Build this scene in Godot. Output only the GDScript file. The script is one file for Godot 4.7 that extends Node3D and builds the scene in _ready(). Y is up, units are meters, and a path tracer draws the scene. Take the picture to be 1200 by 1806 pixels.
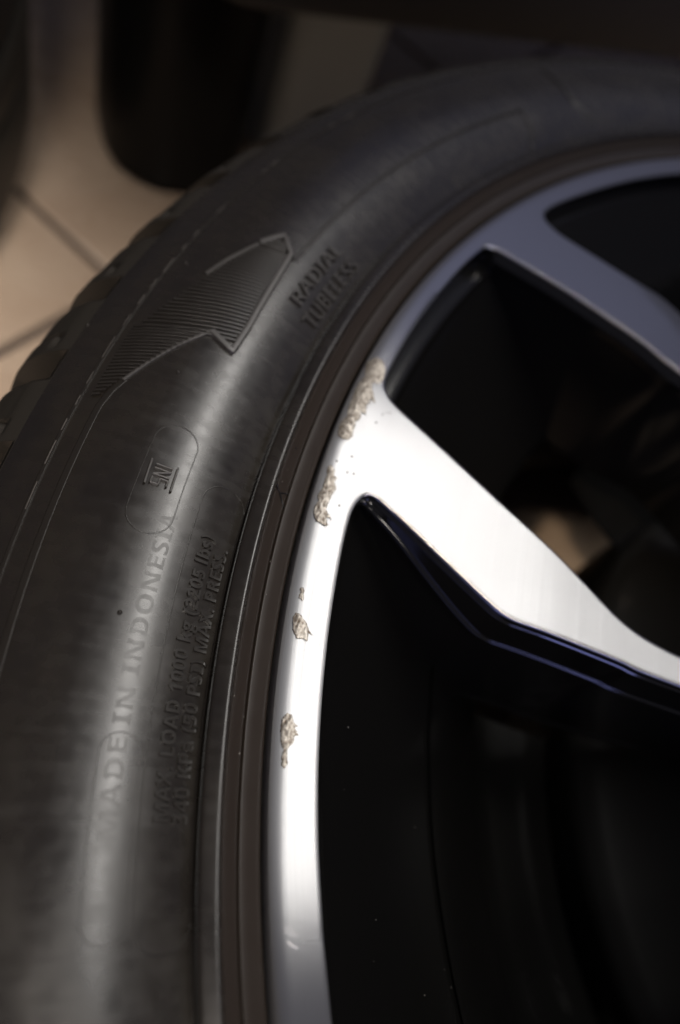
extends Node3D
# A car wheel lying face up on a tiled floor, seen from close above its rim.
# Lengths of the wheel are in units of the radius of its machined lip (S metres); angles in degrees round the wheel, counted from A0.
const S := 0.235
const A0 := 129.0
const ZB := 0.96        # face of the wheel above the floor
const PITCH := 4.8      # tread pattern repeat

var M := {}
var used := {}

# ---------------------------------------------------------------- small helpers
func wp(r: float, phi: float, z: float) -> Vector3:
	var a := deg_to_rad(A0 + phi)
	return Vector3(r * cos(a), z + ZB, -r * sin(a)) * S

func plan(x: float, y: float, z: float) -> Vector3:
	return Vector3(x, z + ZB, -y) * S

func numbered(called: String) -> String:
	used[called] = used.get(called, -1) + 1
	return called if used[called] == 0 else "%s_%03d" % [called, used[called]]

class MB:
	var v := PackedVector3Array()
	var n := PackedVector3Array()
	var uv := PackedVector2Array()
	var c := PackedColorArray()
	var ix := PackedInt32Array()
	func tri(a: int, b: int, d: int) -> void:      # wound clockwise seen from the side the normals point to
		var g := (v[b] - v[a]).cross(v[d] - v[a])
		if g.dot(n[a] + n[b] + n[d]) > 0.0:
			ix.append_array([a, d, b])
		else:
			ix.append_array([a, b, d])
	# rows of points, all of one length; normals are smoothed and turned to the side that `out` asks for
	func grid(rows: Array, uvs: Array, out: Callable, cols: Array = []) -> void:
		var base := v.size()
		var nr := rows.size()
		var nc: int = rows[0].size()
		var nn := PackedVector3Array()
		nn.resize(nr * nc)
		for i in nr - 1:
			for j in nc - 1:
				var p0: Vector3 = rows[i][j]
				var p1: Vector3 = rows[i + 1][j]
				var p2: Vector3 = rows[i + 1][j + 1]
				var p3: Vector3 = rows[i][j + 1]
				var g := (p2 - p0).cross(p3 - p1)
				nn[i * nc + j] += g
				nn[(i + 1) * nc + j] += g
				nn[(i + 1) * nc + j + 1] += g
				nn[i * nc + j + 1] += g
		for i in nr:
			if rows[i][0].distance_to(rows[i][nc - 1]) < 1e-7:
				var both := nn[i * nc] + nn[i * nc + nc - 1]
				nn[i * nc] = both
				nn[i * nc + nc - 1] = both
		var side := 0.0
		for i in range(0, nr, maxi(1, nr / 8)):
			for j in range(0, nc, maxi(1, nc / 8)):
				side += nn[i * nc + j].normalized().dot(out.call(rows[i][j]))
		var s := 1.0 if side >= 0.0 else -1.0
		for i in nr:
			for j in nc:
				v.append(rows[i][j])
				n.append((nn[i * nc + j] * s).normalized())
				uv.append(uvs[i][j] if uvs else Vector2(float(i), float(j)))
				if cols:
					c.append(cols[i][j])
		for i in nr - 1:
			for j in nc - 1:
				var a := base + i * nc + j
				tri(a, a + nc, a + nc + 1)
				tri(a, a + nc + 1, a + 1)
	func mesh() -> ArrayMesh:
		var arr := []
		arr.resize(Mesh.ARRAY_MAX)
		arr[Mesh.ARRAY_VERTEX] = v
		arr[Mesh.ARRAY_NORMAL] = n
		arr[Mesh.ARRAY_TEX_UV] = uv
		if c.size() == v.size():
			arr[Mesh.ARRAY_COLOR] = c
		arr[Mesh.ARRAY_INDEX] = ix
		var m := ArrayMesh.new()
		m.add_surface_from_arrays(Mesh.PRIMITIVE_TRIANGLES, arr)
		return m

func put(called: String, m: Mesh, mat: Material, parent: Node) -> MeshInstance3D:
	var o := MeshInstance3D.new()
	o.name = called
	o.mesh = m
	o.material_override = mat
	parent.add_child(o, true)
	return o

func tag(o: Node, label: String, category := "", group := "", kind := "") -> void:
	if label:
		o.set_meta("label", label)
	if category:
		o.set_meta("category", category)
	if group:
		o.set_meta("group", group)
	if kind:
		o.set_meta("kind", kind)

func up(_p: Vector3) -> Vector3:
	return Vector3.UP

func ring_out(p: Vector3) -> Vector3:     # away from the middle of the tyre's tube
	var flat := Vector3(p.x, 0, p.z).normalized()
	return (p - flat * 1.12 * S - Vector3(0, (ZB - 0.47) * S, 0)).normalized()

func ring_in(p: Vector3) -> Vector3:
	return -Vector3(p.x, 0, p.z).normalized()

# ---------------------------------------------------------------- textures and materials
func noise_tex(freq: float, size: int, octaves: int, seed_: int, ramp: Array = [], normal := false, strength := 1.0) -> NoiseTexture2D:
	var f := FastNoiseLite.new()
	f.noise_type = FastNoiseLite.TYPE_SIMPLEX_SMOOTH
	f.frequency = freq
	f.fractal_octaves = octaves
	f.seed = seed_
	var t := NoiseTexture2D.new()
	t.width = size
	t.height = size
	t.seamless = true
	t.noise = f
	if normal:
		t.as_normal_map = true
		t.bump_strength = strength
	if ramp:
		var g := Gradient.new()
		g.offsets = PackedFloat32Array([0.0, 1.0])
		g.colors = PackedColorArray([ramp[0], ramp[1]])
		t.color_ramp = g
	return t

func grey(x: float) -> Color:
	return Color(x, x, x)

func std(r: float, metal: float, col: Color) -> StandardMaterial3D:
	var m := StandardMaterial3D.new()
	m.albedo_color = col.linear_to_srgb()
	m.roughness = r
	m.metallic = metal
	return m

func triplanar(m: StandardMaterial3D, scale: float) -> void:
	m.uv1_triplanar = true
	m.uv1_scale = Vector3.ONE * scale

func lathe_marks() -> ImageTexture:       # turning marks: one random tilt per row of the texture, drifting slowly along it
	var rng := RandomNumberGenerator.new()
	rng.seed = 7
	var w := 512
	var im := Image.create(w, 64, false, Image.FORMAT_RGB8)
	for x in w:
		var k := rng.randfn(0.0, 0.085)
		var ph := rng.randf() * TAU
		for y in 64:
			var d := k * (0.8 + 0.35 * sin(TAU * y / 64.0 + ph))
			im.set_pixel(x, y, Color(0.5 + 0.5 * d, 0.5, sqrt(1.0 - d * d) * 0.5 + 0.5))
	return ImageTexture.create_from_image(im)

# bloom, wiping marks and dust on the sidewall, laid out over (radius, angle)
func skin_maps() -> Array:
	var w := 256
	var h := 2048
	var f := FastNoiseLite.new()
	f.seed = 61
	f.frequency = 0.02
	f.fractal_octaves = 4
	var g := FastNoiseLite.new()
	g.seed = 62
	g.frequency = 0.12
	g.fractal_octaves = 3
	var col := PackedByteArray()
	var rough := PackedByteArray()
	col.resize(w * h * 3)
	rough.resize(w * h)
	for y in h:
		var phi := 360.0 * y / h
		var dusty := smoothstep(27.0, 36.0, phi) * smoothstep(120.0, 60.0, phi)
		var wipe := maxf(0.0, g.get_noise_2d(y * 3.1, 900.0))
		for x in w:
			var a := f.get_noise_2d(x * 0.8, y * 1.3)
			var b := g.get_noise_2d(x * 0.35, y * 2.2)
			var k := 0.262 + 0.045 * a + 0.045 * b + 0.05 * wipe + dusty * (0.03 + 0.05 * a)
			rough[y * w + x] = int(clampf(k, 0.1, 0.9) * 255.0)
			var t := 1.0 + 0.16 * a + 0.06 * b + 0.0 * dusty
			var i := (y * w + x) * 3
			col[i] = int(34.0 * t)
			col[i + 1] = int(29.8 * t)
			col[i + 2] = int((25.0 - 2.0 * a) * t)
	return [ImageTexture.create_from_image(Image.create_from_data(w, h, false, Image.FORMAT_RGB8, col)), ImageTexture.create_from_image(Image.create_from_data(w, h, false, Image.FORMAT_L8, rough))]

func make_materials() -> void:
	var alu := std(0.32, 1.0, Color(0.74, 0.74, 0.75))
	alu.anisotropy_enabled = true
	alu.anisotropy = 1.0
	alu.normal_enabled = true
	alu.normal_texture = lathe_marks()
	alu.normal_scale = 0.55
	alu.uv1_scale = Vector3(11.0, 5.0, 1)
	M.alu = alu
	var black := std(0.07, 0.0, Color(0.006, 0.006, 0.0065))
	black.clearcoat_enabled = true
	black.clearcoat = 1.0
	black.clearcoat_roughness = 0.03
	M.black = black
	var inner := std(0.38, 0.0, Color(0.008, 0.0078, 0.0075))
	inner.metallic_specular = 0.25
	M.inner = inner
	var cone := std(0.16, 0.0, Color(0.006, 0.0058, 0.0055))
	cone.metallic_specular = 0.42
	M.cone = cone
	M.dust = std(0.8, 0.0, Color(0.35, 0.33, 0.30))
	var rub := std(1.0, 0.0, Color(0.0165, 0.0135, 0.0102))
	rub.roughness_texture = noise_tex(0.05, 512, 5, 3, [grey(0.28), grey(0.36)])
	rub.metallic_specular = 0.6
	rub.normal_enabled = true
	rub.normal_texture = noise_tex(0.09, 512, 4, 11, [], true, 2.0)
	rub.normal_scale = 0.06
	triplanar(rub, 14.0)
	M.rubber = rub
	var skin := std(1.0, 0.0, Color(1, 1, 1))
	var maps := skin_maps()
	skin.albedo_texture = maps[0]
	skin.roughness_texture = maps[1]
	skin.metallic_specular = 0.63
	skin.uv1_scale = Vector3(4.0, 1.0, 1)
	M.skin = skin
	var tread := std(0.50, 0.0, Color(0.028, 0.0240, 0.0190))
	tread.normal_enabled = true
	tread.normal_texture = rub.normal_texture
	tread.normal_scale = 0.3
	triplanar(tread, 14.0)
	M.tread = tread
	var bead := std(0.5, 0.0, Color(0.027, 0.0200, 0.0150))
	bead.roughness_texture = rub.roughness_texture
	bead.roughness = 1.0
	triplanar(bead, 6.0)
	M.bead = bead
	var rib := std(0.5, 0.0, Color(0.040, 0.036, 0.033))
	rib.normal_enabled = true
	rib.normal_texture = rub.normal_texture
	rib.normal_scale = 0.25
	triplanar(rib, 12.0)
	M.rib = rib
	var smooth_ := std(0.40, 0.0, Color(0.060, 0.055, 0.050))
	smooth_.metallic_specular = 0.62
	M.frame = smooth_
	var worn := std(0.6, 0.0, Color(0.085, 0.076, 0.067))
	M.worn = worn
	M.grey = std(0.5, 0.0, Color(0.60, 0.62, 0.58))
	var raw := std(0.46, 0.6, Color(1, 1, 1))
	raw.vertex_color_use_as_albedo = true
	M.raw = raw
	M.scratch = std(0.5, 0.3, Color(0.75, 0.74, 0.74))
	M.fleck = std(0.7, 0.0, Color(0.05, 0.045, 0.04))
	var tile := std(1.0, 0.0, Color(1, 1, 1))
	tile.albedo_texture = noise_tex(0.009, 512, 6, 21, [Color(0.66, 0.57, 0.49), Color(0.75, 0.67, 0.59)])
	tile.roughness_texture = noise_tex(0.02, 512, 3, 22, [grey(0.22), grey(0.34)])
	triplanar(tile, 2.1)
	M.tile = tile
	M.grout = std(0.9, 0.0, Color(0.10, 0.075, 0.058))

# ---------------------------------------------------------------- the tyre
# outer profile of the tyre (radius, height) from the rim protector outwards and down to the tread
var PROF := [
	Vector2(1.0212, -0.0072), Vector2(1.0218, -0.0050), Vector2(1.0232, -0.0030), Vector2(1.0280, -0.0004), Vector2(1.0332, 0.0036), Vector2(1.0343, 0.0072),
	Vector2(1.0353, 0.0098), Vector2(1.0375, 0.0108), Vector2(1.0470, 0.0090), Vector2(1.0488, 0.0078), Vector2(1.0496, 0.0050), Vector2(1.0502, -0.0045),
	Vector2(1.0515, -0.0062), Vector2(1.0600, -0.0032), Vector2(1.0700, 0.0002), Vector2(1.0800, 0.0034), Vector2(1.0900, 0.0060), Vector2(1.1000, 0.0082),
	Vector2(1.1100, 0.0098), Vector2(1.1200, 0.0108), Vector2(1.1300, 0.0114), Vector2(1.1400, 0.0116), Vector2(1.1500, 0.0112), Vector2(1.1700, 0.0088),
	Vector2(1.1900, 0.0046), Vector2(1.2100, -0.0022), Vector2(1.2300, -0.0104), Vector2(1.2450, -0.0190), Vector2(1.2620, -0.0330),
	Vector2(1.2800, -0.0540), Vector2(1.2950, -0.0800), Vector2(1.3040, -0.1100), Vector2(1.3090, -0.1500), Vector2(1.3130, -0.2200), Vector2(1.3150, -0.3000)]

func prof_z(r: float) -> float:
	for i in PROF.size() - 1:
		if r <= PROF[i + 1].x:
			return lerpf(PROF[i].y, PROF[i + 1].y, clampf((r - PROF[i].x) / (PROF[i + 1].x - PROF[i].x), 0.0, 1.0))
	return PROF[-1].y

func prof_n(r: float) -> Vector2:         # normal of the sidewall as (outwards, up)
	var d := (prof_z(r + 0.006) - prof_z(r - 0.006)) / 0.012
	return Vector2(-d, 1.0).normalized()

func fine(points: Array, step: float) -> Array:      # Catmull-Rom, for smooth sidewalls
	var out := []
	for i in points.size() - 1:
		var p0: Vector2 = points[maxi(i - 1, 0)]
		var p1: Vector2 = points[i]
		var p2: Vector2 = points[i + 1]
		var p3: Vector2 = points[mini(i + 2, points.size() - 1)]
		var k := maxi(1, ceili(p1.distance_to(p2) / step))
		for j in k:
			out.append(p1.cubic_interpolate(p2, p0, p3, float(j) / k) if k > 1 else p1)
	out.append(points[-1])
	return out

func lathe(profile: Array, seg: int, out: Callable, from := 0.0, to := 360.0) -> ArrayMesh:
	var rows := []
	var uvs := []
	for p in profile:
		var row := PackedVector3Array()
		var u := PackedVector2Array()
		for j in seg + 1:
			var phi := from + (to - from) * (j % seg if to - from > 359.9 else j) / seg
			row.append(wp(p.x, phi, p.y))
			u.append(Vector2(p.x + p.y * 0.3, phi / 360.0))
		rows.append(row)
		uvs.append(u)
	var b := MB.new()
	b.grid(rows, uvs, out)
	return b.mesh()

# a raised strip along a line on the sidewall; points are (angle, radius)
func strip(b: MB, line: Array, w: float, h: float, lift := 0.0) -> void:
	var pts := []
	for i in line.size() - 1:
		var k := maxi(1, ceili(Vector2((line[i + 1].x - line[i].x) * 0.0195, line[i + 1].y - line[i].y).length() / 0.006))
		for j in k:
			pts.append(line[i].lerp(line[i + 1], float(j) / k))
	pts.append(line[-1])
	var rows := []
	for i in pts.size():
		var a: Vector2 = pts[maxi(i - 1, 0)]
		var c: Vector2 = pts[mini(i + 1, pts.size() - 1)]
		var t := Vector2((c.x - a.x) * 0.0195, c.y - a.y).normalized()
		var s := Vector2(-t.y, t.x)
		var row := PackedVector3Array()
		for q in [[-0.5, -0.0012], [-0.42, h * 0.8], [-0.3, h], [0.3, h], [0.42, h * 0.8], [0.5, -0.0012]]:
			var r: float = pts[i].y + s.y * q[0] * w
			row.append(wp(r, pts[i].x + s.x * q[0] * w / 0.0195, prof_z(r) + q[1] + lift))
		rows.append(row)
	b.grid(rows, [], up)

# lettering bent round the wheel: it runs clockwise from angle `from` to `to`, feet on radius `foot`, capitals `tall` high
func lettering(text: String, from: float, to: float, foot: float, tall: float, h: float, bold: bool) -> ArrayMesh:
	var f := SystemFont.new()
	f.font_names = PackedStringArray(["Droid Sans"])
	f.font_weight = 700 if bold else 400
	var t := TextMesh.new()
	t.font = f
	t.text = text
	t.font_size = 64
	t.pixel_size = 0.01
	t.depth = 0.1
	t.curve_step = 2.0
	t.horizontal_alignment = HORIZONTAL_ALIGNMENT_LEFT
	var arr := t.surface_get_arrays(0)
	var v: PackedVector3Array = arr[Mesh.ARRAY_VERTEX]
	var n: PackedVector3Array = arr[Mesh.ARRAY_NORMAL]
	var lo := Vector3(1e9, 1e9, 1e9)
	var hi := -lo
	for p in v:
		lo = lo.min(p)
		hi = hi.max(p)
	var caps := 0.64 * 0.714
	var base := lo.y
	if text.contains("(") or text.contains("g"):
		base = hi.y - caps - 0.03
	for i in v.size():
		var p := v[i]
		var phi := lerpf(from, to, (p.x - lo.x) / (hi.x - lo.x))
		var r := foot + (p.y - base) / caps * tall
		var nz := prof_n(r)
		var a := deg_to_rad(A0 + phi)
		var rad := Vector3(cos(a), 0, -sin(a))
		var tan_ := Vector3(sin(a), 0, cos(a))
		var nor := rad * nz.x + Vector3.UP * nz.y
		var upw := (rad - nor * rad.dot(nor)).normalized()
		var top := (p.z - lo.z) / (hi.z - lo.z)
		v[i] = wp(r, phi, prof_z(r) + lerpf(-0.002, h, top))
		n[i] = (tan_ * n[i].x + upw * n[i].y + nor * n[i].z).normalized()
	arr[Mesh.ARRAY_VERTEX] = v
	arr[Mesh.ARRAY_NORMAL] = n
	arr[Mesh.ARRAY_TANGENT] = null
	var m := ArrayMesh.new()
	m.add_surface_from_arrays(Mesh.PRIMITIVE_TRIANGLES, arr)
	return m

func tread_block() -> ArrayMesh:          # one shoulder block with half a groove on either side and a sipe with a hooked end
	var line := fine(PROF.slice(27), 0.0045)
	var rows := []
	var n := 64
	for i in line.size():
		var p: Vector2 = line[i]
		var d: Vector2 = (line[mini(i + 1, line.size() - 1)] - line[maxi(i - 1, 0)]).normalized()
		var nor := Vector2(-d.y, d.x)
		if nor.y < 0.0 and nor.x < 0.0:
			nor = -nor
		var s := smoothstep(1.2480, 1.2570, p.x)
		var slant := -minf(0.0, p.y + 0.10) * 9.0
		var row := PackedVector3Array()
		for j in n + 1:
			var t := (float(j) / n - 0.5) * PITCH
			var g := smoothstep(1.58, 1.66, absf(t))
			var depth := 0.100 * s * g
			var sp := (1.0 - smoothstep(0.06, 0.13, absf(t - 0.4))) * smoothstep(1.268, 1.273, p.x)
			var hook := (1.0 - smoothstep(0.0015, 0.0035, absf(p.x - 1.2665))) * smoothstep(0.3, 0.45, t) * (1.0 - smoothstep(0.75, 1.5, t))
			depth += maxf(0.014 * sp, 0.006 * hook) * (1.0 - g)
			depth += 0.0015 * smoothstep(1.262, 1.27, p.x) * (1.0 - smoothstep(0.2, 0.45, t)) * (1.0 - g)
			row.append(wp(p.x - nor.x * depth, t + slant, p.y - nor.y * depth))
		rows.append(row)
	var b := MB.new()
	b.grid(rows, [], ring_out)
	return b.mesh()

func build_tyre(parent: Node3D, full: bool) -> void:
	var tyre := put("tyre", lathe(fine(PROF.slice(5, 13), 0.0015) + fine(PROF.slice(12, 28), 0.004).slice(1), 900, ring_out), M.skin, parent)
	put("bead", lathe([Vector2(0.994, -0.06), Vector2(1.0030, -0.03), Vector2(1.0040, -0.0120), Vector2(1.0048, -0.0100), Vector2(1.0062, -0.0086), Vector2(1.0090, -0.0076), Vector2(1.0140, -0.0060), Vector2(1.0195, -0.0043), Vector2(1.0207, -0.0048), Vector2(1.0212, -0.0072)] + fine(PROF.slice(0, 6), 0.0015).slice(1), 720, up), M.bead, tyre)
	# running surface: ribs between grooves, then the far shoulder and sidewall down to the floor
	var low := [Vector2(1.1900, -0.2990), Vector2(1.3140, -0.3005), Vector2(1.3050, -0.3040), Vector2(1.2720, -0.3060), Vector2(1.2720, -0.3340), Vector2(1.3000, -0.3370), Vector2(1.3050, -0.3420), Vector2(1.3060, -0.4600), Vector2(1.2720, -0.4640), Vector2(1.2720, -0.4900), Vector2(1.3055, -0.4940),
		Vector2(1.3045, -0.6100), Vector2(1.2720, -0.6140), Vector2(1.2720, -0.6400), Vector2(1.3020, -0.6440), Vector2(1.2980, -0.8000), Vector2(1.2890, -0.8520), Vector2(1.2700, -0.8850), Vector2(1.2400, -0.9120), Vector2(1.2000, -0.9350), Vector2(1.1400, -0.9500), Vector2(1.0700, -0.9480), Vector2(1.0200, -0.9350), Vector2(0.9900, -0.9000)]
	put("tread", lathe(low, 240, ring_out), M.tread, tyre)
	var block := tread_block()
	for i in 75:
		var o := put("tread_block", block, M.tread, tyre)
		o.rotation.y = deg_to_rad(PITCH * i - 1.3)
	if not full:
		return
	# worn mould line round the shoulder, in broken lengths
	var rng := RandomNumberGenerator.new()
	rng.seed = 5
	var b := MB.new()
	strip(b, arc(-180.0, 180.0, 1.2125), 0.0042, 0.0012)
	put("mould_line", b.mesh(), M.rubber, tyre)
	var a := -12.0
	while a < 40.0:
		var l := rng.randf_range(0.25, 1.3)
		if absf(a - 14.0) < 8.5 or rng.randf() < 0.45:
			b = MB.new()
			strip(b, arc(a, a + l, 1.2126 + rng.randf_range(-0.0003, 0.0003)), rng.randf_range(0.0006, 0.0014), 0.0018)
			put("worn_edge", b.mesh(), M.worn, tyre)
		a += l + rng.randf_range(0.1, 0.9)
	# edge of the raised shoulder panel and of the ribbed arrow
	b = MB.new()
	strip(b, [Vector2(15.8, 1.1852), Vector2(16.5, 1.1905), Vector2(17.4, 1.1938)] + arc(18.5, 62.0, 1.1940), 0.007, 0.0009)
	put("panel_edge", b.mesh(), M.rubber, tyre)
	b = MB.new()
	strip(b, [Vector2(5.2, 1.1535), Vector2(3.85, 1.1395), Vector2(4.75, 1.1215), Vector2(6.2, 1.1185), Vector2(8.2, 1.1160), Vector2(10.5, 1.1138), Vector2(12.25, 1.1150), Vector2(11.75, 1.1400)], 0.0068, 0.0042)
	strip(b, [Vector2(11.75, 1.1400), Vector2(13.2, 1.1590), Vector2(14.6, 1.1740), Vector2(15.9, 1.1860)], 0.0034, 0.0026)
	strip(b, [Vector2(8.6, 1.1760), Vector2(7.2, 1.1680), Vector2(5.2, 1.1535)], 0.0042, 0.0018)
	put("arrow_frame", b.mesh(), M.frame, tyre)
	b = MB.new()
	var phi := 4.3
	while phi < 17.0:
		var r0 := 1.1180
		if phi > 11.6:
			r0 = lerpf(1.1400, 1.2000, (phi - 11.6) / 5.4)
		elif phi > 5.0:
			r0 = lerpf(1.1220, 1.1165, (phi - 5.0) / 6.6)
		else:
			r0 = 1.128
		var r1 := minf(1.2040, 1.1500 + maxf(0.0, phi - 4.6) * 0.0075)
		if r1 - r0 > 0.002:
			var tilt := 18.0 * (r1 - r0)
			strip(b, [Vector2(phi, r0), Vector2(phi + tilt, r1)], 0.0030, 0.0028)
		phi += 0.25
	put("arrow_ribbing", b.mesh(), M.rubber, tyre)
	# line from the arrow round to the end of the panel
	b = MB.new()
	strip(b, arc(4.9, -20.6, 1.1165), 0.0034, 0.0022)
	strip(b, arc(4.9, -20.6, 1.1128), 0.0014, 0.0008)
	strip(b, [Vector2(-20.6, 1.1165), Vector2(-20.4, 1.0800), Vector2(-19.0, 1.0560)], 0.006, 0.0016)
	strip(b, [Vector2(-26.6, 1.1900), Vector2(-26.4, 1.1100), Vector2(-27.6, 1.0780)], 0.012, 0.0018)
	put("panel_line", b.mesh(), M.rubber, tyre)
	# lettering
	put("lettering", lettering("RADIAL", 7.25, 2.05, 1.0835, 0.0145, 0.0032, false), M.rib, tyre)
	put("lettering", lettering("TUBELESS", 7.95, 2.0, 1.0605, 0.0150, 0.0032, false), M.rib, tyre)
	put("lettering", lettering("MAX. LOAD 1000 kg (2205 lbs)", 32.9, 21.55, 1.0697, 0.0098, 0.0020, true), M.rubber, tyre)
	put("lettering", lettering("340 KPa (50 PSI) MAX. PRESS.", 33.0, 21.9, 1.0562, 0.0096, 0.0020, true), M.rubber, tyre)
	put("lettering", lettering("MADE IN INDONESIA", 33.5, 21.2, 1.1015, 0.0125, 0.00015, true), M.rubber, tyre)
	put("lettering", lettering("TREAD", 41.5, 37.8, 1.0680, 0.0066, 0.0008, true), M.rubber, tyre)
	put("lettering", lettering("SIDEWALL", 42.8, 37.6, 1.0570, 0.0066, 0.0008, true), M.rubber, tyre)
	b = MB.new()
	for q in [[19.93, 1.1312, 20.22, 1.1312], [20.22, 1.1312, 20.22, 1.1248], [20.22, 1.1248, 19.93, 1.1248], [19.93, 1.1248, 19.93, 1.1184], [19.93, 1.1184, 20.22, 1.1184], [19.80, 1.1180, 19.80, 1.1316], [19.80, 1.1312, 19.52, 1.1184], [19.52, 1.1180, 19.52, 1.1316], [19.33, 1.1180, 19.33, 1.1316]]:
		strip(b, [Vector2(q[0], q[1]), Vector2(q[2], q[3])], 0.0017, 0.0026)
	put("standard_mark", b.mesh(), M.frame, tyre)
	for q in [[1.1352, 1.1362], [1.1138, 1.1146]]:
		b = MB.new()
		strip(b, [Vector2(20.34, q[0]), Vector2(19.16, q[1])], 0.0018, 0.0026)
		put("standard_mark_bar", b.mesh(), M.frame, tyre)
	# outlines of the mould inserts
	for q in [[17.15, 22.4, 1.1235, 0.0185], [19.0, 37.0, 1.0700, 0.0185], [30.0, 36.5, 1.1060, 0.0135]]:
		b = MB.new()
		strip(b, capsule(q[0], q[1], q[2], q[3]), 0.0012, 0.0004)
		put("mould_outline", b.mesh(), M.rubber, tyre)
	# vent pips and the nick beside the rim
	for q in [[14.58, 1.1476], [25.78, 1.1240], [13.2, 1.2440], [8.3, 1.199]]:
		b = MB.new()
		pip(b, q[0], q[1], 0.0019)
		put("vent_pip", b.mesh(), M.tread, tyre)
	b = MB.new()
	strip(b, [Vector2(18.05, 1.0335), Vector2(18.28, 1.0285), Vector2(17.95, 1.0190)], 0.0014, 0.0012)
	strip(b, [Vector2(18.30, 1.0285), Vector2(18.85, 1.0212)], 0.0014, 0.0012)
	strip(b, [Vector2(15.5, 1.0282), Vector2(15.58, 1.0277)], 0.0016, 0.0012)
	put("nick", b.mesh(), M.black, tyre)

func arc(from: float, to: float, r: float) -> Array:
	var out := []
	var k := maxi(1, ceili(absf(to - from) / 0.5))
	for i in k + 1:
		out.append(Vector2(lerpf(from, to, float(i) / k), r))
	return out

func capsule(p0: float, p1: float, r: float, half: float) -> Array:
	var out := []
	var c := half / 0.0195
	for i in 25:
		var a := PI * i / 24.0
		out.append(Vector2(p0 + c - sin(a) * c, r - cos(a) * half))
	for i in 25:
		var a := PI * i / 24.0
		out.append(Vector2(p1 - c + sin(a) * c, r + cos(a) * half))
	out.append(out[0])
	return out

func pip(b: MB, phi: float, r: float, size: float) -> void:
	var rows := []
	for i in 5:
		var a := PI / 2 * i / 4.0
		var row := PackedVector3Array()
		for j in 13:
			var t := TAU * (j % 12) / 12.0
			row.append(wp(r + cos(a) * size * cos(t), phi + cos(a) * size * sin(t) / 0.0195, prof_z(r) + sin(a) * size * 1.4 - 0.0002))
		rows.append(row)
	b.grid(rows, [], up)

# ---------------------------------------------------------------- the alloy rim
# the inner end of a spoke is milled at a slight tilt; the crease runs slantwise across it
func tilt_z(q: Vector2, side: float) -> float:
	var a := rad_to_deg(q.angle()) - A0
	a = a + 360.0 if a < -180.0 else a
	if side < 0.0:
		a = 3.0 - a
	var p := plan_pt(a, q.length())
	var c0 := plan_pt(19.2, 0.855)
	var dir := (plan_pt(18.3, 0.690) - c0).normalized()
	var d := (p - c0).dot(Vector2(dir.y, -dir.x))
	d = maxf(0.0, d + 0.004)
	return -TILT * d * d / (d + 0.012) * smoothstep(0.91, 0.85, q.length())

const TILT := 0.07

func lip_z(r: float) -> float:            # height of the machined face
	if r > 0.988:
		return sqrt(maxf(0.0, 0.000196 - (r - 0.988) * (r - 0.988))) - 0.014
	var x := maxf(0.0, 0.775 - r)
	return -0.10 * x * x / (x + 0.03)

func plan_pt(phi: float, r: float) -> Vector2:
	var a := deg_to_rad(A0 + phi)
	return Vector2(r * cos(a), r * sin(a))

func edge(list: Array, step: float) -> PackedVector2Array:    # (angle, radius) -> smooth line in plan
	var pts := []
	for p in list:
		pts.append(plan_pt(p.x, p.y))
	return PackedVector2Array(fine(pts, step))

func shifted(line: PackedVector2Array, by: PackedFloat32Array, side: float) -> PackedVector2Array:
	var out := PackedVector2Array()
	for i in line.size():
		var t := (line[mini(i + 1, line.size() - 1)] - line[maxi(i - 1, 0)]).normalized()
		out.append(line[i] + Vector2(-t.y, t.x) * side * by[i])
	return out

func same(line: PackedVector2Array, k: float) -> PackedFloat32Array:
	var a := PackedFloat32Array()
	a.resize(line.size())
	a.fill(k)
	return a

func drop(p: Vector2) -> float:           # how tall the spoke's side facet is
	return lerpf(0.010, 0.043, smoothstep(0.965, 0.80, p.length()))

# rings of (offset into the opening, height below the face) down the side of a spoke
func side_rings(line: PackedVector2Array, side: float, rings: Callable, b: MB, hand: float) -> void:
	var first: Array = rings.call(line[0])
	var rows := []
	var uvs := []
	for k in first.size():
		rows.append(PackedVector3Array())
		uvs.append(PackedVector2Array())
	for i in line.size():
		var t := (line[mini(i + 1, line.size() - 1)] - line[maxi(i - 1, 0)]).normalized()
		var nor := Vector2(-t.y, t.x) * side
		var zf := lip_z(line[i].length()) + tilt_z(line[i], hand)
		var rg: Array = rings.call(line[i])
		for k in rg.size():
			var q: Vector2 = line[i] + nor * rg[k].x
			rows[k].append(plan(q.x, q.y, zf + rg[k].y))
			uvs[k].append(Vector2(q.length(), rad_to_deg(q.angle()) / 360.0))
	var mid: Vector2 = line[line.size() / 2]
	var tm := (line[line.size() / 2 + 1] - mid).normalized()
	var dir := Vector2(-tm.y, tm.x) * side
	b.grid(rows, uvs, func(_p): return Vector3(dir.x, 0.4, -dir.y))

const BEVEL := [Vector2(-0.0036, 0.0), Vector2(-0.0022, -0.0002), Vector2(-0.0010, -0.0009), Vector2(-0.0003, -0.0018), Vector2(0.0, -0.0030)]

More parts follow.
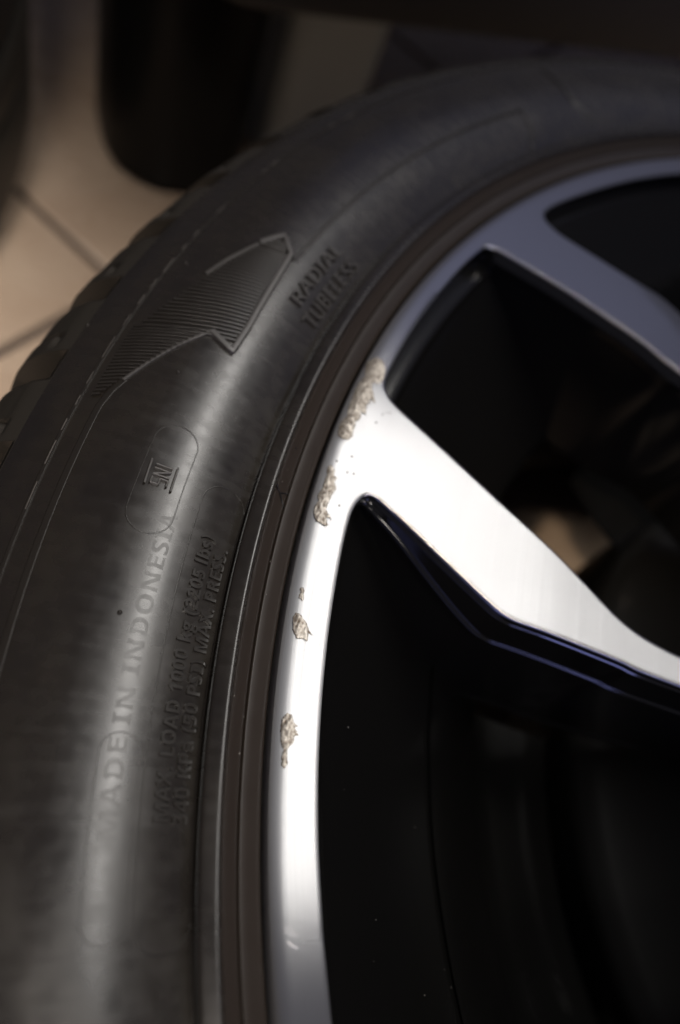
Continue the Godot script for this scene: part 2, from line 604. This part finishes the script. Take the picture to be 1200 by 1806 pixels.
func fork_side(p: Vector2) -> Array:      # facet with rounded edges above an undercut
	var d := drop(p)
	var w := smoothstep(0.966, 0.945, p.length())
	return [Vector2(0, -0.0030), Vector2(0.0003, -0.0058), Vector2(0.0012 * w, -0.0068), Vector2(0.0020 * w, -0.0072), Vector2(0.0026 * w, -0.0080), Vector2(0.0028 * w, -0.0098), Vector2(0.0040 * w, -d + 0.003), Vector2(0.0045 * w, -d + 0.0008), Vector2(0.0055 * w, -d), Vector2(0.0066 * w, -d - 0.0005), Vector2(0.0073 * w, -d - 0.0014), Vector2(0.0075 * w, -d - 0.0030), Vector2(0.0070 * w, -d - 0.0048),
		Vector2(0.0060 * w, -d - 0.0075), Vector2(-0.004 * w, -d - 0.009), Vector2(-0.006 * w, -d - 0.014), Vector2(-0.005 * w, -0.22)]

func plain_side(p: Vector2) -> Array:
	var w := smoothstep(0.976, 0.955, p.length())
	return [Vector2(0, -0.0030), Vector2(0.0010 * w, -0.0050), Vector2(0.0050 * w, -0.0125), Vector2(0.0062 * w, -0.0150), Vector2(0.0060 * w, -0.0180), Vector2(0.0040 * w, -0.0210), Vector2(0.0036 * w, -0.03), Vector2(-0.004 * w, -0.22)]

# fork: the line of the spoke that borders the wide opening; gap: that of the narrow one; both from the rim arc's end to the hub
func spoke(fork: Array, gap: Array, side: float, gap_bevel: float) -> Array:
	var fl := edge(fork, 0.005)
	var gl := edge(gap, 0.005)
	var fi := shifted(fl, same(fl, 0.0036), side)
	var gi := shifted(gl, same(gl, 0.0036 * gap_bevel), -side)
	var poly := PackedVector2Array()
	var p_end: float = fork[0].x
	var k := ceili(absf(p_end) / 0.5)
	for i in k + 1:
		poly.append(plan_pt(p_end * i / k, 0.9805))
	poly.append_array(fi)
	for i in gi.size():
		poly.append(gi[gi.size() - 1 - i])
	var b := MB.new()
	var pts := PackedVector2Array(poly)
	var r := 0.345
	while r < 0.979:
		var st := rad_to_deg(0.008 / r)
		var a := -40.0
		while a < 40.0:
			var q := plan_pt(a, r)
			if Geometry2D.is_point_in_polygon(q, poly):
				var ok := true
				for e in poly:
					if e.distance_squared_to(q) < 0.000012:
						ok = false
						break
				if ok:
					pts.append(q)
			a += st
		r += 0.007
	var big := PackedVector2Array()
	for q in pts:
		big.append(q * 1000.0)
	var ix := Geometry2D.triangulate_delaunay(big)
	for q in pts:
		var zz := func(p: Vector2) -> float: return lip_z(p.length()) + tilt_z(p, side)
		var dx: float = (zz.call(q + Vector2(0.001, 0)) - zz.call(q - Vector2(0.001, 0))) / 0.002
		var dy: float = (zz.call(q + Vector2(0, 0.001)) - zz.call(q - Vector2(0, 0.001))) / 0.002
		b.v.append(plan(q.x, q.y, zz.call(q)))
		b.n.append(Vector3(-dx, 1.0, dy).normalized())
		b.uv.append(Vector2(q.length(), rad_to_deg(q.angle()) / 360.0))
	for i in range(0, ix.size(), 3):
		var c := (pts[ix[i]] + pts[ix[i + 1]] + pts[ix[i + 2]]) / 3.0
		if Geometry2D.is_point_in_polygon(c, poly) and absf((pts[ix[i + 1]] - pts[ix[i]]).cross(pts[ix[i + 2]] - pts[ix[i]])) > 1e-9:
			b.tri(ix[i], ix[i + 1], ix[i + 2])
	side_rings(fl, -side, func(_p): return BEVEL, b, side)
	side_rings(gl, side, func(_p): return BEVEL.map(func(q): return Vector2(q.x * gap_bevel, q.y)), b, side)
	var w := MB.new()
	side_rings(fl, -side, fork_side, w, side)
	side_rings(gl, side, plain_side, w, side)
	# closed back
	var bf := shifted(fl, same(fl, 0.004), side)
	var bg := shifted(gl, same(gl, 0.004), -side)
	var rows := [PackedVector3Array(), PackedVector3Array()]
	for i in 60:
		var rr := 0.345 + 0.59 * i / 59.0
		var pa := at_radius(bf, rr)
		var pb := at_radius(bg, rr)
		rows[0].append(plan(pa.x, pa.y, -0.225))
		rows[1].append(plan(pb.x, pb.y, -0.225))
	w.grid(rows, [], func(_p): return Vector3.DOWN)
	return [b.mesh(), w.mesh()]

func at_radius(line: PackedVector2Array, r: float) -> Vector2:
	var best := line[0]
	for q in line:
		if absf(q.length() - r) < absf(best.length() - r):
			best = q
	return best

# a patch of scraped metal; outline as (radius, angle)
func scuff(outline: Array, rng_seed: int, relief: float) -> ArrayMesh:
	var rng := RandomNumberGenerator.new()
	rng.seed = rng_seed
	var f := FastNoiseLite.new()
	f.noise_type = FastNoiseLite.TYPE_CELLULAR
	f.cellular_return_type = FastNoiseLite.RETURN_DISTANCE2_SUB
	f.seed = rng_seed
	f.frequency = 0.11
	var g := FastNoiseLite.new()
	g.seed = rng_seed + 9
	g.frequency = 0.35
	g.fractal_octaves = 4
	var poly := PackedVector2Array()
	for i in outline.size():
		var p := plan_pt(outline[i].y, outline[i].x)
		var q := plan_pt(outline[(i + 1) % outline.size()].y, outline[(i + 1) % outline.size()].x)
		var k := maxi(1, ceili(p.distance_to(q) / 0.0011))
		for j in k:
			poly.append(p.lerp(q, float(j) / k) + Vector2(rng.randfn(0, 0.00022), rng.randfn(0, 0.00022)))
	var lo := poly[0]
	var hi := poly[0]
	for p in poly:
		lo = lo.min(p)
		hi = hi.max(p)
	var pts := PackedVector2Array(poly)
	var edge_n := pts.size()
	var x := lo.x
	while x < hi.x:
		var y := lo.y
		while y < hi.y:
			var q := Vector2(x + rng.randf_range(-0.0003, 0.0003), y + rng.randf_range(-0.0003, 0.0003))
			if Geometry2D.is_point_in_polygon(q, poly):
				pts.append(q)
			y += 0.00085
		x += 0.00085
	var big := PackedVector2Array()
	for q in pts:
		big.append(q * 10000.0)
	var ix := Geometry2D.triangulate_delaunay(big)
	var b := MB.new()
	for i in pts.size():
		var q := pts[i]
		var rr := minf(q.length(), 1.0)
		# strokes run along the rim
		var t := deg_to_rad(A0 + 14.0)
		var along := q.dot(Vector2(-sin(t), cos(t))) * 1000.0
		var across := q.dot(Vector2(cos(t), sin(t))) * 1000.0
		var cell := f.get_noise_2d(across * 1.1 + along * 0.5, along * 0.8) + 1.0
		var nz := g.get_noise_2d(across, along * 0.5)
		var h := relief * (0.35 + 0.55 * cell + 0.6 * nz)
		if i < edge_n:
			h = relief * (0.1 + 0.55 * rng.randf())
		b.v.append(plan(q.x, q.y, lip_z(rr) + 0.0004 + maxf(h, -0.0001)))
		b.n.append(Vector3.UP)
		b.uv.append(Vector2(rr, q.angle() / TAU))
		var k := clampf(0.16 + 1.25 * cell + 0.55 * nz, 0.0, 1.0)
		var col := Color(0.14, 0.10, 0.065).lerp(Color(0.92, 0.87, 0.78), k)
		if i < edge_n:
			col = col.lerp(Color(0.06, 0.045, 0.032), 0.55 + 0.45 * rng.randf())
		b.c.append(col)
	var nn := PackedVector3Array()
	nn.resize(b.v.size())
	for i in range(0, ix.size(), 3):
		var c := (pts[ix[i]] + pts[ix[i + 1]] + pts[ix[i + 2]]) / 3.0
		if Geometry2D.is_point_in_polygon(c, poly):
			b.tri(ix[i], ix[i + 1], ix[i + 2])
			var gn := (b.v[ix[i + 1]] - b.v[ix[i]]).cross(b.v[ix[i + 2]] - b.v[ix[i]])
			gn = gn if gn.y > 0 else -gn
			for j in 3:
				nn[ix[i + j]] += gn
	for i in nn.size():
		b.n[i] = nn[i].normalized() if nn[i].length() > 0.0 else Vector3.UP
	return b.mesh()

func pairs(text: String) -> Array:
	var out := []
	for w in text.split(" "):
		var q := w.split(",")
		out.append(Vector2(float(q[0]), float(q[1])))
	return out

func build_rim(wheel: Node3D) -> void:
	var lip_profile := []
	lip_profile.append(Vector2(0.9805, 0.0))
	lip_profile.append(Vector2(0.984, 0.0))
	lip_profile.append(Vector2(0.9878, 0.0))
	for i in 9:
		var r := 0.988 + 0.012 * sin(PI / 2 * (i + 1) / 9.0)
		lip_profile.append(Vector2(r, lip_z(r)))
	lip_profile.append(Vector2(1.0012, -0.0105))
	lip_profile.append(Vector2(1.0014, -0.016))
	lip_profile.append(Vector2(1.0004, -0.034))
	lip_profile.append(Vector2(0.994, -0.055))
	var lip := put("rim_lip", lathe(lip_profile, 720, up), M.alu, wheel)
	tag(lip, "machined aluminium rim lip with scuffed patches")
	var barrel := [Vector2(0.992, -0.030), Vector2(0.968, -0.028), Vector2(0.9590, -0.028), Vector2(0.9560, -0.0295), Vector2(0.9540, -0.034), Vector2(0.9300, -0.056), Vector2(0.8500, -0.130), Vector2(0.7850, -0.190), Vector2(0.7700, -0.206), Vector2(0.7640, -0.216), Vector2(0.7620, -0.240), Vector2(0.7700, -0.400), Vector2(0.8000, -0.600), Vector2(0.8600, -0.760), Vector2(0.9250, -0.860), Vector2(0.9450, -0.905), Vector2(0.9600, -0.910), Vector2(0.9700, -0.890)]
	put("rim_barrel", lathe(fine(barrel, 0.012), 360, ring_in), M.cone, wheel)
	var fork_a := [Vector2(37.2, 0.9650), Vector2(34, 0.9648), Vector2(31, 0.9645), Vector2(28, 0.9640), Vector2(25, 0.9638), Vector2(22.5, 0.9637), Vector2(20.5, 0.9640), Vector2(18.9, 0.9642), Vector2(17.7, 0.9632), Vector2(16.95, 0.9600), Vector2(16.50, 0.9540), Vector2(16.45, 0.9460), Vector2(16.75, 0.9340), Vector2(17.4, 0.9110), Vector2(19.1, 0.8630), Vector2(20.45, 0.8270), Vector2(20.98, 0.8120), Vector2(21.22, 0.7990), Vector2(21.32, 0.7750), Vector2(21.7, 0.6900), Vector2(22.1, 0.6300), Vector2(23.2, 0.3450)]
	var gap_a := [Vector2(0, 0.9778), Vector2(2, 0.9778), Vector2(4, 0.9776), Vector2(6, 0.9774), Vector2(7.6, 0.9770), Vector2(8.55, 0.9758), Vector2(9.1, 0.9725), Vector2(9.55, 0.9660), Vector2(9.85, 0.9580), Vector2(10.24, 0.9414), Vector2(11.54, 0.8857), Vector2(13.02, 0.8312), Vector2(14.64, 0.7784), Vector2(16.5, 0.7290), Vector2(17.6, 0.7040), Vector2(18.3, 0.6860), Vector2(18.8, 0.6660), Vector2(19.1, 0.6450), Vector2(19.3, 0.6200), Vector2(19.45, 0.5600), Vector2(19.4, 0.3450)]
	var fork_b := [Vector2(-34.8, 0.9650), Vector2(-31, 0.9653), Vector2(-27, 0.9660), Vector2(-23, 0.9668), Vector2(-20, 0.9680), Vector2(-17.8, 0.9695), Vector2(-16.2, 0.9702), Vector2(-15.2, 0.9692), Vector2(-14.5, 0.9660), Vector2(-14.08, 0.9600), Vector2(-13.92, 0.9510), Vector2(-13.95, 0.9350), Vector2(-14.2, 0.9200), Vector2(-15.05, 0.8837), Vector2(-16.0, 0.8450), Vector2(-17.1, 0.8110), Vector2(-17.7, 0.7930), Vector2(-17.95, 0.7750), Vector2(-18.2, 0.7400), Vector2(-18.9, 0.6300), Vector2(-20.4, 0.3450)]
	var gap_b := [Vector2(0, 0.9778), Vector2(-2, 0.9779), Vector2(-4, 0.9780), Vector2(-5.6, 0.9778), Vector2(-6.55, 0.9770), Vector2(-7.0, 0.9750), Vector2(-7.25, 0.9715), Vector2(-7.5, 0.9640), Vector2(-7.75, 0.9500), Vector2(-8.45, 0.9103), Vector2(-9.1, 0.8711), Vector2(-10.27, 0.7918), Vector2(-11.4, 0.7150), Vector2(-12.9, 0.6650), Vector2(-14.6, 0.6350), Vector2(-15.4, 0.6100), Vector2(-15.8, 0.5600), Vector2(-16.2, 0.3450)]
	var ma := spoke(fork_a, gap_a, 1.0, 1.0)
	var mb := spoke(fork_b, gap_b, -1.0, 0.35)
	for i in 5:
		for m in [ma, mb]:
			var sp := put("spoke", m[0], M.alu, wheel)
			sp.rotation.y = deg_to_rad(72.0 * i)
			put("spoke_side", m[1], M.black, sp)
	for i in 5:        # black web between the two arms of each fork
		var rows := []
		for q in [Vector2(0.800, -0.1720), Vector2(0.780, -0.1915), Vector2(0.750, -0.2220), Vector2(0.715, -0.2590), Vector2(0.702, -0.272), Vector2(0.694, -0.284), Vector2(0.688, -0.31), Vector2(0.62, -0.33), Vector2(0.50, -0.34)]:
			var row := PackedVector3Array()
			for j in 25:
				row.append(wp(q.x, lerpf(lerpf(20.2, 17.6, smoothstep(0.69, 0.80, q.x)), lerpf(56.2, 58.2, smoothstep(0.69, 0.80, q.x)), j / 24.0), q.y))
			rows.append(row)
		var wb := MB.new()
		wb.grid(rows, [], up)
		put("fork_web", wb.mesh(), M.cone, wheel).rotation.y = deg_to_rad(72.0 * i)
	# hub
	var hub := put("hub", lathe([Vector2(0.40, -0.075), Vector2(0.36, -0.060), Vector2(0.33, -0.052), Vector2(0.20, -0.056), Vector2(0.16, -0.060), Vector2(0.15, -0.072), Vector2(0.142, -0.072), Vector2(0.138, -0.058), Vector2(0.10, -0.050), Vector2(0.001, -0.048)], 120, up), M.black, wheel)
	put("hub_back", lathe([Vector2(0.40, -0.075), Vector2(0.42, -0.225), Vector2(0.53, -0.272), Vector2(0.552, -0.280), Vector2(0.562, -0.296), Vector2(0.565, -0.33), Vector2(0.565, -0.45), Vector2(0.001, -0.45)], 120, func(p): return Vector3(p.x, -0.3, p.z).normalized()), M.inner, hub)
	for i in 5:
		put("lug_hole", lathe_at(0.245, 72.0 * i + 36.0), M.inner, hub)
	# scuffs and marks on the lip
	var sets := [
		["1.0006,7.79 0.9944,7.37 0.9871,7.48 0.9809,7.96 0.9774,8.80 0.9807,9.21 0.9852,9.24 0.9861,9.49 0.9754,10.63 0.9819,10.42 0.9801,10.87 0.9828,10.77 0.9798,11.64 0.9841,11.57 0.9831,12.10 0.9863,12.41 0.9845,12.70 0.9851,13.01 0.9836,13.40 0.9864,13.73 0.9916,13.81 0.9967,13.59 0.9984,13.04 0.9985,12.71 0.9956,12.20 0.9976,11.54 0.9973,10.98 0.9983,10.34 0.9985,9.60 0.9957,9.08 0.9986,8.47", "large scraped patch with a torn inner edge where the spoke meets the lip"],
		["0.9944,15.60 0.9915,15.67 0.9885,15.91 0.9878,16.23 0.9848,16.28 0.9858,16.55 0.9827,16.90 0.9849,17.36 0.9854,17.68 0.9862,18.14 0.9862,18.31 0.9786,18.75 0.9847,18.68 0.9814,19.13 0.9840,19.20 0.9923,19.05 0.9956,18.69 0.9964,18.25 0.9945,17.90 0.9966,17.56 0.9944,17.02 0.9947,16.67 0.9942,16.21 0.9959,15.79", "long narrow scraped patch beside the rounded end of the wide opening"],
		["0.9926,22.72 0.9906,22.71 0.9890,22.90 0.9899,23.03 0.9886,23.26 0.9900,23.40 0.9929,23.22 0.9930,23.09 0.9919,22.98 0.9932,22.86", "smallest scraped spot on the lip"],
		["0.9931,23.99 0.9894,24.05 0.9859,24.29 0.9839,24.37 0.9803,24.79 0.9763,24.94 0.9806,24.89 0.9812,25.27 0.9844,25.19 0.9900,25.23 0.9940,24.77 0.9949,24.20", "leaf shaped scraped patch with one thin spike"],
		["0.9912,28.58 0.9873,28.66 0.9857,28.92 0.9827,29.11 0.9847,29.18 0.9813,29.47 0.9841,29.51 0.9851,29.81 0.9878,29.95 0.9894,30.11 0.9887,30.68 0.9910,30.88 0.9930,30.75 0.9929,30.41 0.9917,30.12 0.9941,29.79 0.9947,29.21 0.9946,28.85", "scraped patch with a toothed inner edge and a thin tail"]]
	for i in sets.size():
		var o := put("scuff", scuff(pairs(sets[i][0]), 31 + i, 0.0014 if i < 2 else 0.0010), M.raw, lip)
		tag(o, sets[i][1])
	for t in ["0.9914,36.64 0.9885,36.66 0.9858,36.81 0.9822,36.96 0.9860,36.92 0.9897,36.80 0.9915,36.70", "0.9900,37.11 0.9877,37.17 0.9845,37.31 0.9829,37.38 0.9855,37.35 0.9883,37.23 0.9900,37.13"]:
		var b := MB.new()
		var line := pairs(t)
		line.append(line[0])
		face_line(b, line, 0.0007)
		put("scratch", b.mesh(), M.scratch, lip)
	for q in pairs("0.9758,17.77 0.9712,15.60 0.9772,15.66 0.9894,15.25 0.9777,14.60 0.9675,11.77"):
		var b := MB.new()
		var rows := []
		for i in 3:
			var row := PackedVector3Array()
			for j in 9:
				var t := TAU * (j % 8) / 8.0
				var s: float = [0.0009, 0.0006, 0.00002][i]
				row.append(wp(q.x + s * cos(t), q.y + s * 1.3 * sin(t) / 0.017, lip_z(q.x) + [0.0, 0.0003, 0.0004][i]))
			rows.append(row)
		b.grid(rows, [], up)
		put("speck", b.mesh(), M.fleck, lip)
	var rng := RandomNumberGenerator.new()
	rng.seed = 12
	for i in 22:
		var b := MB.new()
		var rr := rng.randf_range(0.76, 0.945)
		var ph := rng.randf_range(18.0, 50.0)
		if i > 14:
			rr = rng.randf_range(1.009, 1.033)
			ph = rng.randf_range(8.0, 38.0)
		var zc := lerpf(-0.195, -0.056, (rr - 0.78) / 0.15) if i <= 14 else prof_z(rr) if rr > 1.0212 else lerpf(-0.0076, -0.0043, (rr - 1.009) / 0.0105)
		var ln := rng.randf_range(0.0004, 0.0009)
		var rows := []
		for k in 3:
			var row := PackedVector3Array()
			for j in 7:
				var t := TAU * (j % 6) / 6.0
				var sz: float = ln * [1.0, 0.7, 0.05][k]
				row.append(wp(rr + sz * cos(t) * 0.6, ph + sz * sin(t) / 0.017, zc + 0.0004 + [0.0, 0.0006, 0.0008][k]))
			rows.append(row)
		b.grid(rows, [], up)
		put("dust_speck", b.mesh(), M.dust, wheel)
	for t in ["0.9629,10.84 0.9601,10.72 0.9585,10.60 0.9578,10.75", "0.9655,11.15 0.9640,11.02 0.9650,10.92"]:
		var b := MB.new()
		face_line(b, pairs(t), 0.0005)
		put("scratch", b.mesh(), M.fleck, lip)

func lathe_at(r: float, phi: float) -> ArrayMesh:
	var rows := []
	var centre := wp(r, phi, 0)
	for p in [Vector2(0.048, -0.050), Vector2(0.042, -0.050), Vector2(0.040, -0.056), Vector2(0.040, -0.0530), Vector2(0.001, -0.0528)]:
		var row := PackedVector3Array()
		for j in 33:
			var t := TAU * (j % 32) / 32.0
			row.append(Vector3(centre.x + p.x * S * cos(t), (ZB + p.y) * S, centre.z + p.x * S * sin(t)))
		rows.append(row)
	var b := MB.new()
	b.grid(rows, [], up)
	return b.mesh()

func face_line(b: MB, line: Array, w: float) -> void:     # a hair-thin raised burr on the machined face; (radius, angle)
	var rows := []
	for i in line.size():
		var p := plan_pt(line[i].y, line[i].x)
		var a := plan_pt(line[maxi(i - 1, 0)].y, line[maxi(i - 1, 0)].x)
		var c := plan_pt(line[mini(i + 1, line.size() - 1)].y, line[mini(i + 1, line.size() - 1)].x)
		var t := (c - a).normalized()
		var s := Vector2(-t.y, t.x) * w * 0.5
		var row := PackedVector3Array()
		for k in [-1.0, 0.0, 1.0]:
			var q: Vector2 = p + s * k
			row.append(plan(q.x, q.y, lip_z(q.length()) + (0.0004 if k == 0.0 else 0.0001)))
		rows.append(row)
	b.grid(rows, [], up)

# ---------------------------------------------------------------- floor
func rounded_tile(w: float, h: float) -> ArrayMesh:
	var b := MB.new()
	var bevel := 0.0015
	var rows := []
	for q in [[0.0, -0.006], [0.0, -bevel], [bevel * 0.3, -bevel * 0.3], [bevel, 0.0]]:
		var x: float = w / 2 - q[0]
		var z: float = h / 2 - q[0]
		rows.append(PackedVector3Array([Vector3(-x, q[1], -z), Vector3(x, q[1], -z), Vector3(x, q[1], z), Vector3(-x, q[1], z), Vector3(-x, q[1], -z)]))
	b.grid(rows, [], func(p): return Vector3(p.x, 0.02, p.z).normalized())
	var k := b.v.size()
	for p in [Vector3(-1, 0, -1), Vector3(1, 0, -1), Vector3(1, 0, 1), Vector3(-1, 0, 1)]:
		b.v.append(Vector3(p.x * (w / 2 - bevel), 0, p.z * (h / 2 - bevel)))
		b.n.append(Vector3.UP)
		b.uv.append(Vector2(p.x, p.z))
	b.tri(k, k + 1, k + 2)
	b.tri(k, k + 2, k + 3)
	return b.mesh()

func build_floor() -> void:
	var floor_ := Node3D.new()
	floor_.name = "floor"
	add_child(floor_)
	tag(floor_, "beige glazed tile floor with dark joints", "", "", "structure")
	var pl := PlaneMesh.new()
	pl.size = Vector2(14, 14)
	var g := put("grout", pl, M.grout, floor_)
	g.position.y = -0.003
	var side := 1.70 * S
	var m := rounded_tile(side - 0.006, side - 0.006)
	# the corner that the two visible joints make
	var ang := deg_to_rad(30.0)
	var ex := Vector2(cos(ang), sin(ang))
	var ey := Vector2(-sin(ang), cos(ang))
	var p1 := Vector2(-0.86, 1.90)          # on the joint that runs away to the right
	var p2 := Vector2(-0.965, 1.51)
	var corner := ex * p1.dot(ex) + ey * p2.dot(ey)
	for i in range(-5, 6):
		for j in range(-4, 7):
			var c := corner + ex * (i + 0.5) * 1.70 + ey * (j + 0.5) * 1.70
			var o := put("tile", m, M.tile, floor_)
			o.position = Vector3(c.x, 0, -c.y) * S
			o.rotation.y = ang

# ---------------------------------------------------------------- everything
func _ready() -> void:
	# camera
	var cam := Camera3D.new()
	cam.name = "camera"
	var ca := CameraAttributesPhysical.new()
	ca.frustum_focal_length = 17.14
	ca.frustum_focus_distance = 0.575 * S
	ca.exposure_aperture = 4.4
	ca.frustum_near = 0.01
	ca.frustum_far = 60.0
	cam.attributes = ca
	var row0 := Vector3(0.8965433, -0.3239990, 0.3020510)
	var row1 := Vector3(-0.1691982, -0.8806809, -0.4424626)
	var row2 := Vector3(0.4093679, 0.3455804, -0.8443886)
	var turn := func(q: Vector3) -> Vector3: return Vector3(q.x, q.z, -q.y)
	cam.transform = Transform3D(Basis(turn.call(row0), -turn.call(row1), -turn.call(row2)), plan(-1.0781748, 0.3087935, 0.5371670))
	add_child(cam)
	cam.fov = 70.0
	cam.near = 0.01
	cam.far = 60.0
	cam.current = true
	# surroundings and lamps
	var we := WorldEnvironment.new()
	we.name = "surroundings"
	var env := Environment.new()
	env.background_mode = Environment.BG_COLOR
	env.background_color = Color(0.050, 0.049, 0.062).linear_to_srgb()
	env.tonemap_mode = Environment.TONE_MAPPER_LINEAR
	env.tonemap_exposure = 1.0
	env.sdfgi_enabled = true
	env.ssao_enabled = true
	env.ssil_enabled = true
	we.environment = env
	add_child(we)
	# a big lamp panel overhead; plan position in wheel units, its height above the wheel's face
	lamp("ceiling_lamp", Vector3(1.71, 1.97, 6.0), Vector3(1.71, 1.97, 0.0), Vector2(0.95, 5.40) * S, 1.15, Color(1.0, 0.985, 0.965), 28.5)
	# a spot lamp that lights the floor to the left
	var sp := SpotLight3D.new()
	sp.name = "floor_spot_lamp"
	sp.light_energy = 4.8
	sp.light_color = Color(1.0, 0.96, 0.92)
	sp.light_size = 0.25
	sp.spot_angle = 9.0
	sp.spot_angle_attenuation = 1.0
	sp.spot_range = 20.0
	sp.shadow_enabled = true
	add_child(sp)
	sp.look_at_from_position(plan(-2.5, -1.6, 4.2), plan(-1.70, 1.24, -0.96), Vector3.UP)
	# a narrow lamp whose beam falls through the wheel on to the tiles below it
	var sq := SpotLight3D.new()
	sq.name = "bench_spot_lamp"
	sq.light_energy = 0.55
	sq.light_color = Color(1.0, 0.90, 0.78)
	sq.light_size = 0.02
	sq.spot_angle = 3.2
	sq.spot_angle_attenuation = 1.0
	sq.spot_range = 20.0
	sq.shadow_enabled = true
	add_child(sq)
	sq.look_at_from_position(plan(-3.51, -0.01, 3.7), plan(0.22, 0.64, -0.96), Vector3.UP)
	# a wide dim window behind
	lamp("far_window_light", Vector3(5.2, 5.8, 5.8), Vector3(-0.3, 0.8, 0.0), Vector2(8.0, 3.4) * S, 0.066, Color(0.76, 0.79, 1.0), 0.0)
	# cool daylight from a window low on the near side
	lamp("window_light", Vector3(-0.6, -6.0, 3.0), Vector3(-0.6, 0.3, 0.0), Vector2(3.2, 1.4) * S, 0.30, Color(0.64, 0.67, 1.0), 0.0)

	make_materials()
	build_floor()
	var wheel := Node3D.new()
	wheel.name = "car_wheel"
	add_child(wheel)
	tag(wheel, "black and silver alloy wheel with kerb scuffs and a low tyre lying face up", "wheel")
	build_tyre(wheel, true)
	build_rim(wheel)
	var spare := Node3D.new()
	spare.name = "spare_tyre"
	add_child(spare)
	build_tyre(spare, false)
	spare.position = Vector3(-2.12, 0, -2.36) * S
	tag(spare, "dark blurred tyre lying on the tiles in the far corner", "tyre")
	build_platform()

func slab(x0: float, x1: float, y0: float, y1: float, z0: float, z1: float, rnd: float) -> ArrayMesh:    # a block with rounded upright and lying edges
	var rows := []
	var levels := [[z0, rnd], [z0, rnd * 0.3], [z0 + rnd * 0.3, 0.0], [z1 - rnd, 0.0]]
	for i in 5:
		var a := PI / 2 * (i + 1) / 5.0
		levels.append([z1 - rnd + sin(a) * rnd, (1.0 - cos(a)) * rnd])
	for lv in levels:
		var row := PackedVector3Array()
		for c in 4:
			var cx: float = (x1 - rnd * 1.5) if c == 0 or c == 3 else (x0 + rnd * 1.5)
			var cy: float = (y1 - rnd * 1.5) if c < 2 else (y0 + rnd * 1.5)
			for k in 7:
				var a := PI / 2 * (c + k / 6.0)
				var rr: float = rnd * 1.5 - lv[1]
				row.append(plan(cx + cos(a) * rr, cy + sin(a) * rr, lv[0]))
		row.append(row[0])
		rows.append(row)
	var b := MB.new()
	var mid := plan((x0 + x1) / 2, (y0 + y1) / 2, (z0 + z1) / 2)
	b.grid(rows, [], func(p): return (p - mid).normalized())
	for top in [0, rows.size() - 1]:
		var k := b.v.size()
		var nrm := Vector3.UP if top else Vector3.DOWN
		b.v.append(plan((x0 + x1) / 2, (y0 + y1) / 2, levels[top][0]))
		b.n.append(nrm)
		b.uv.append(Vector2.ZERO)
		for p in rows[top]:
			b.v.append(p)
			b.n.append(nrm)
			b.uv.append(Vector2.ZERO)
		for i in rows[top].size() - 1:
			b.tri(k, k + 1 + i, k + 2 + i)
	return b.mesh()

func build_platform() -> void:
	var t := Node3D.new()
	t.name = "platform"
	add_child(t)
	tag(t, "low black platform on short legs standing behind the alloy wheel", "platform")
	put("deck", slab(-0.60, 3.2, 1.72, 3.5, -0.30, -0.06, 0.10), M.tread, t)
	put("leg", slab(-0.66, -0.27, 1.95, 2.40, -0.96, -0.29, 0.12), M.inner, t)
	tag(put("leg", slab(-0.20, 0.10, 2.10, 2.30, -0.96, -0.29, 0.04), M.grey, t), "grey metal leg of the platform")
	put("leg", slab(2.70, 3.00, 1.90, 2.20, -0.96, -0.29, 0.06), M.inner, t)
	put("leg", slab(2.70, 3.00, 3.05, 3.35, -0.96, -0.29, 0.06), M.inner, t)

func lamp(called: String, at: Vector3, aim: Vector3, size: Vector2, energy: float, col: Color, twist: float) -> void:
	var l := AreaLight3D.new()
	l.name = called
	l.area_size = size
	l.light_energy = energy
	l.light_color = col
	l.shadow_enabled = true
	l.area_range = 20.0
	l.area_attenuation = 2.0
	add_child(l)
	var p := plan(at.x, at.y, at.z)
	var q := plan(aim.x, aim.y, aim.z)
	var d := (q - p).normalized()
	l.look_at_from_position(p, q, Vector3(sin(deg_to_rad(twist)), 0, -cos(deg_to_rad(twist))) if absf(d.y) > 0.9 else Vector3.UP)
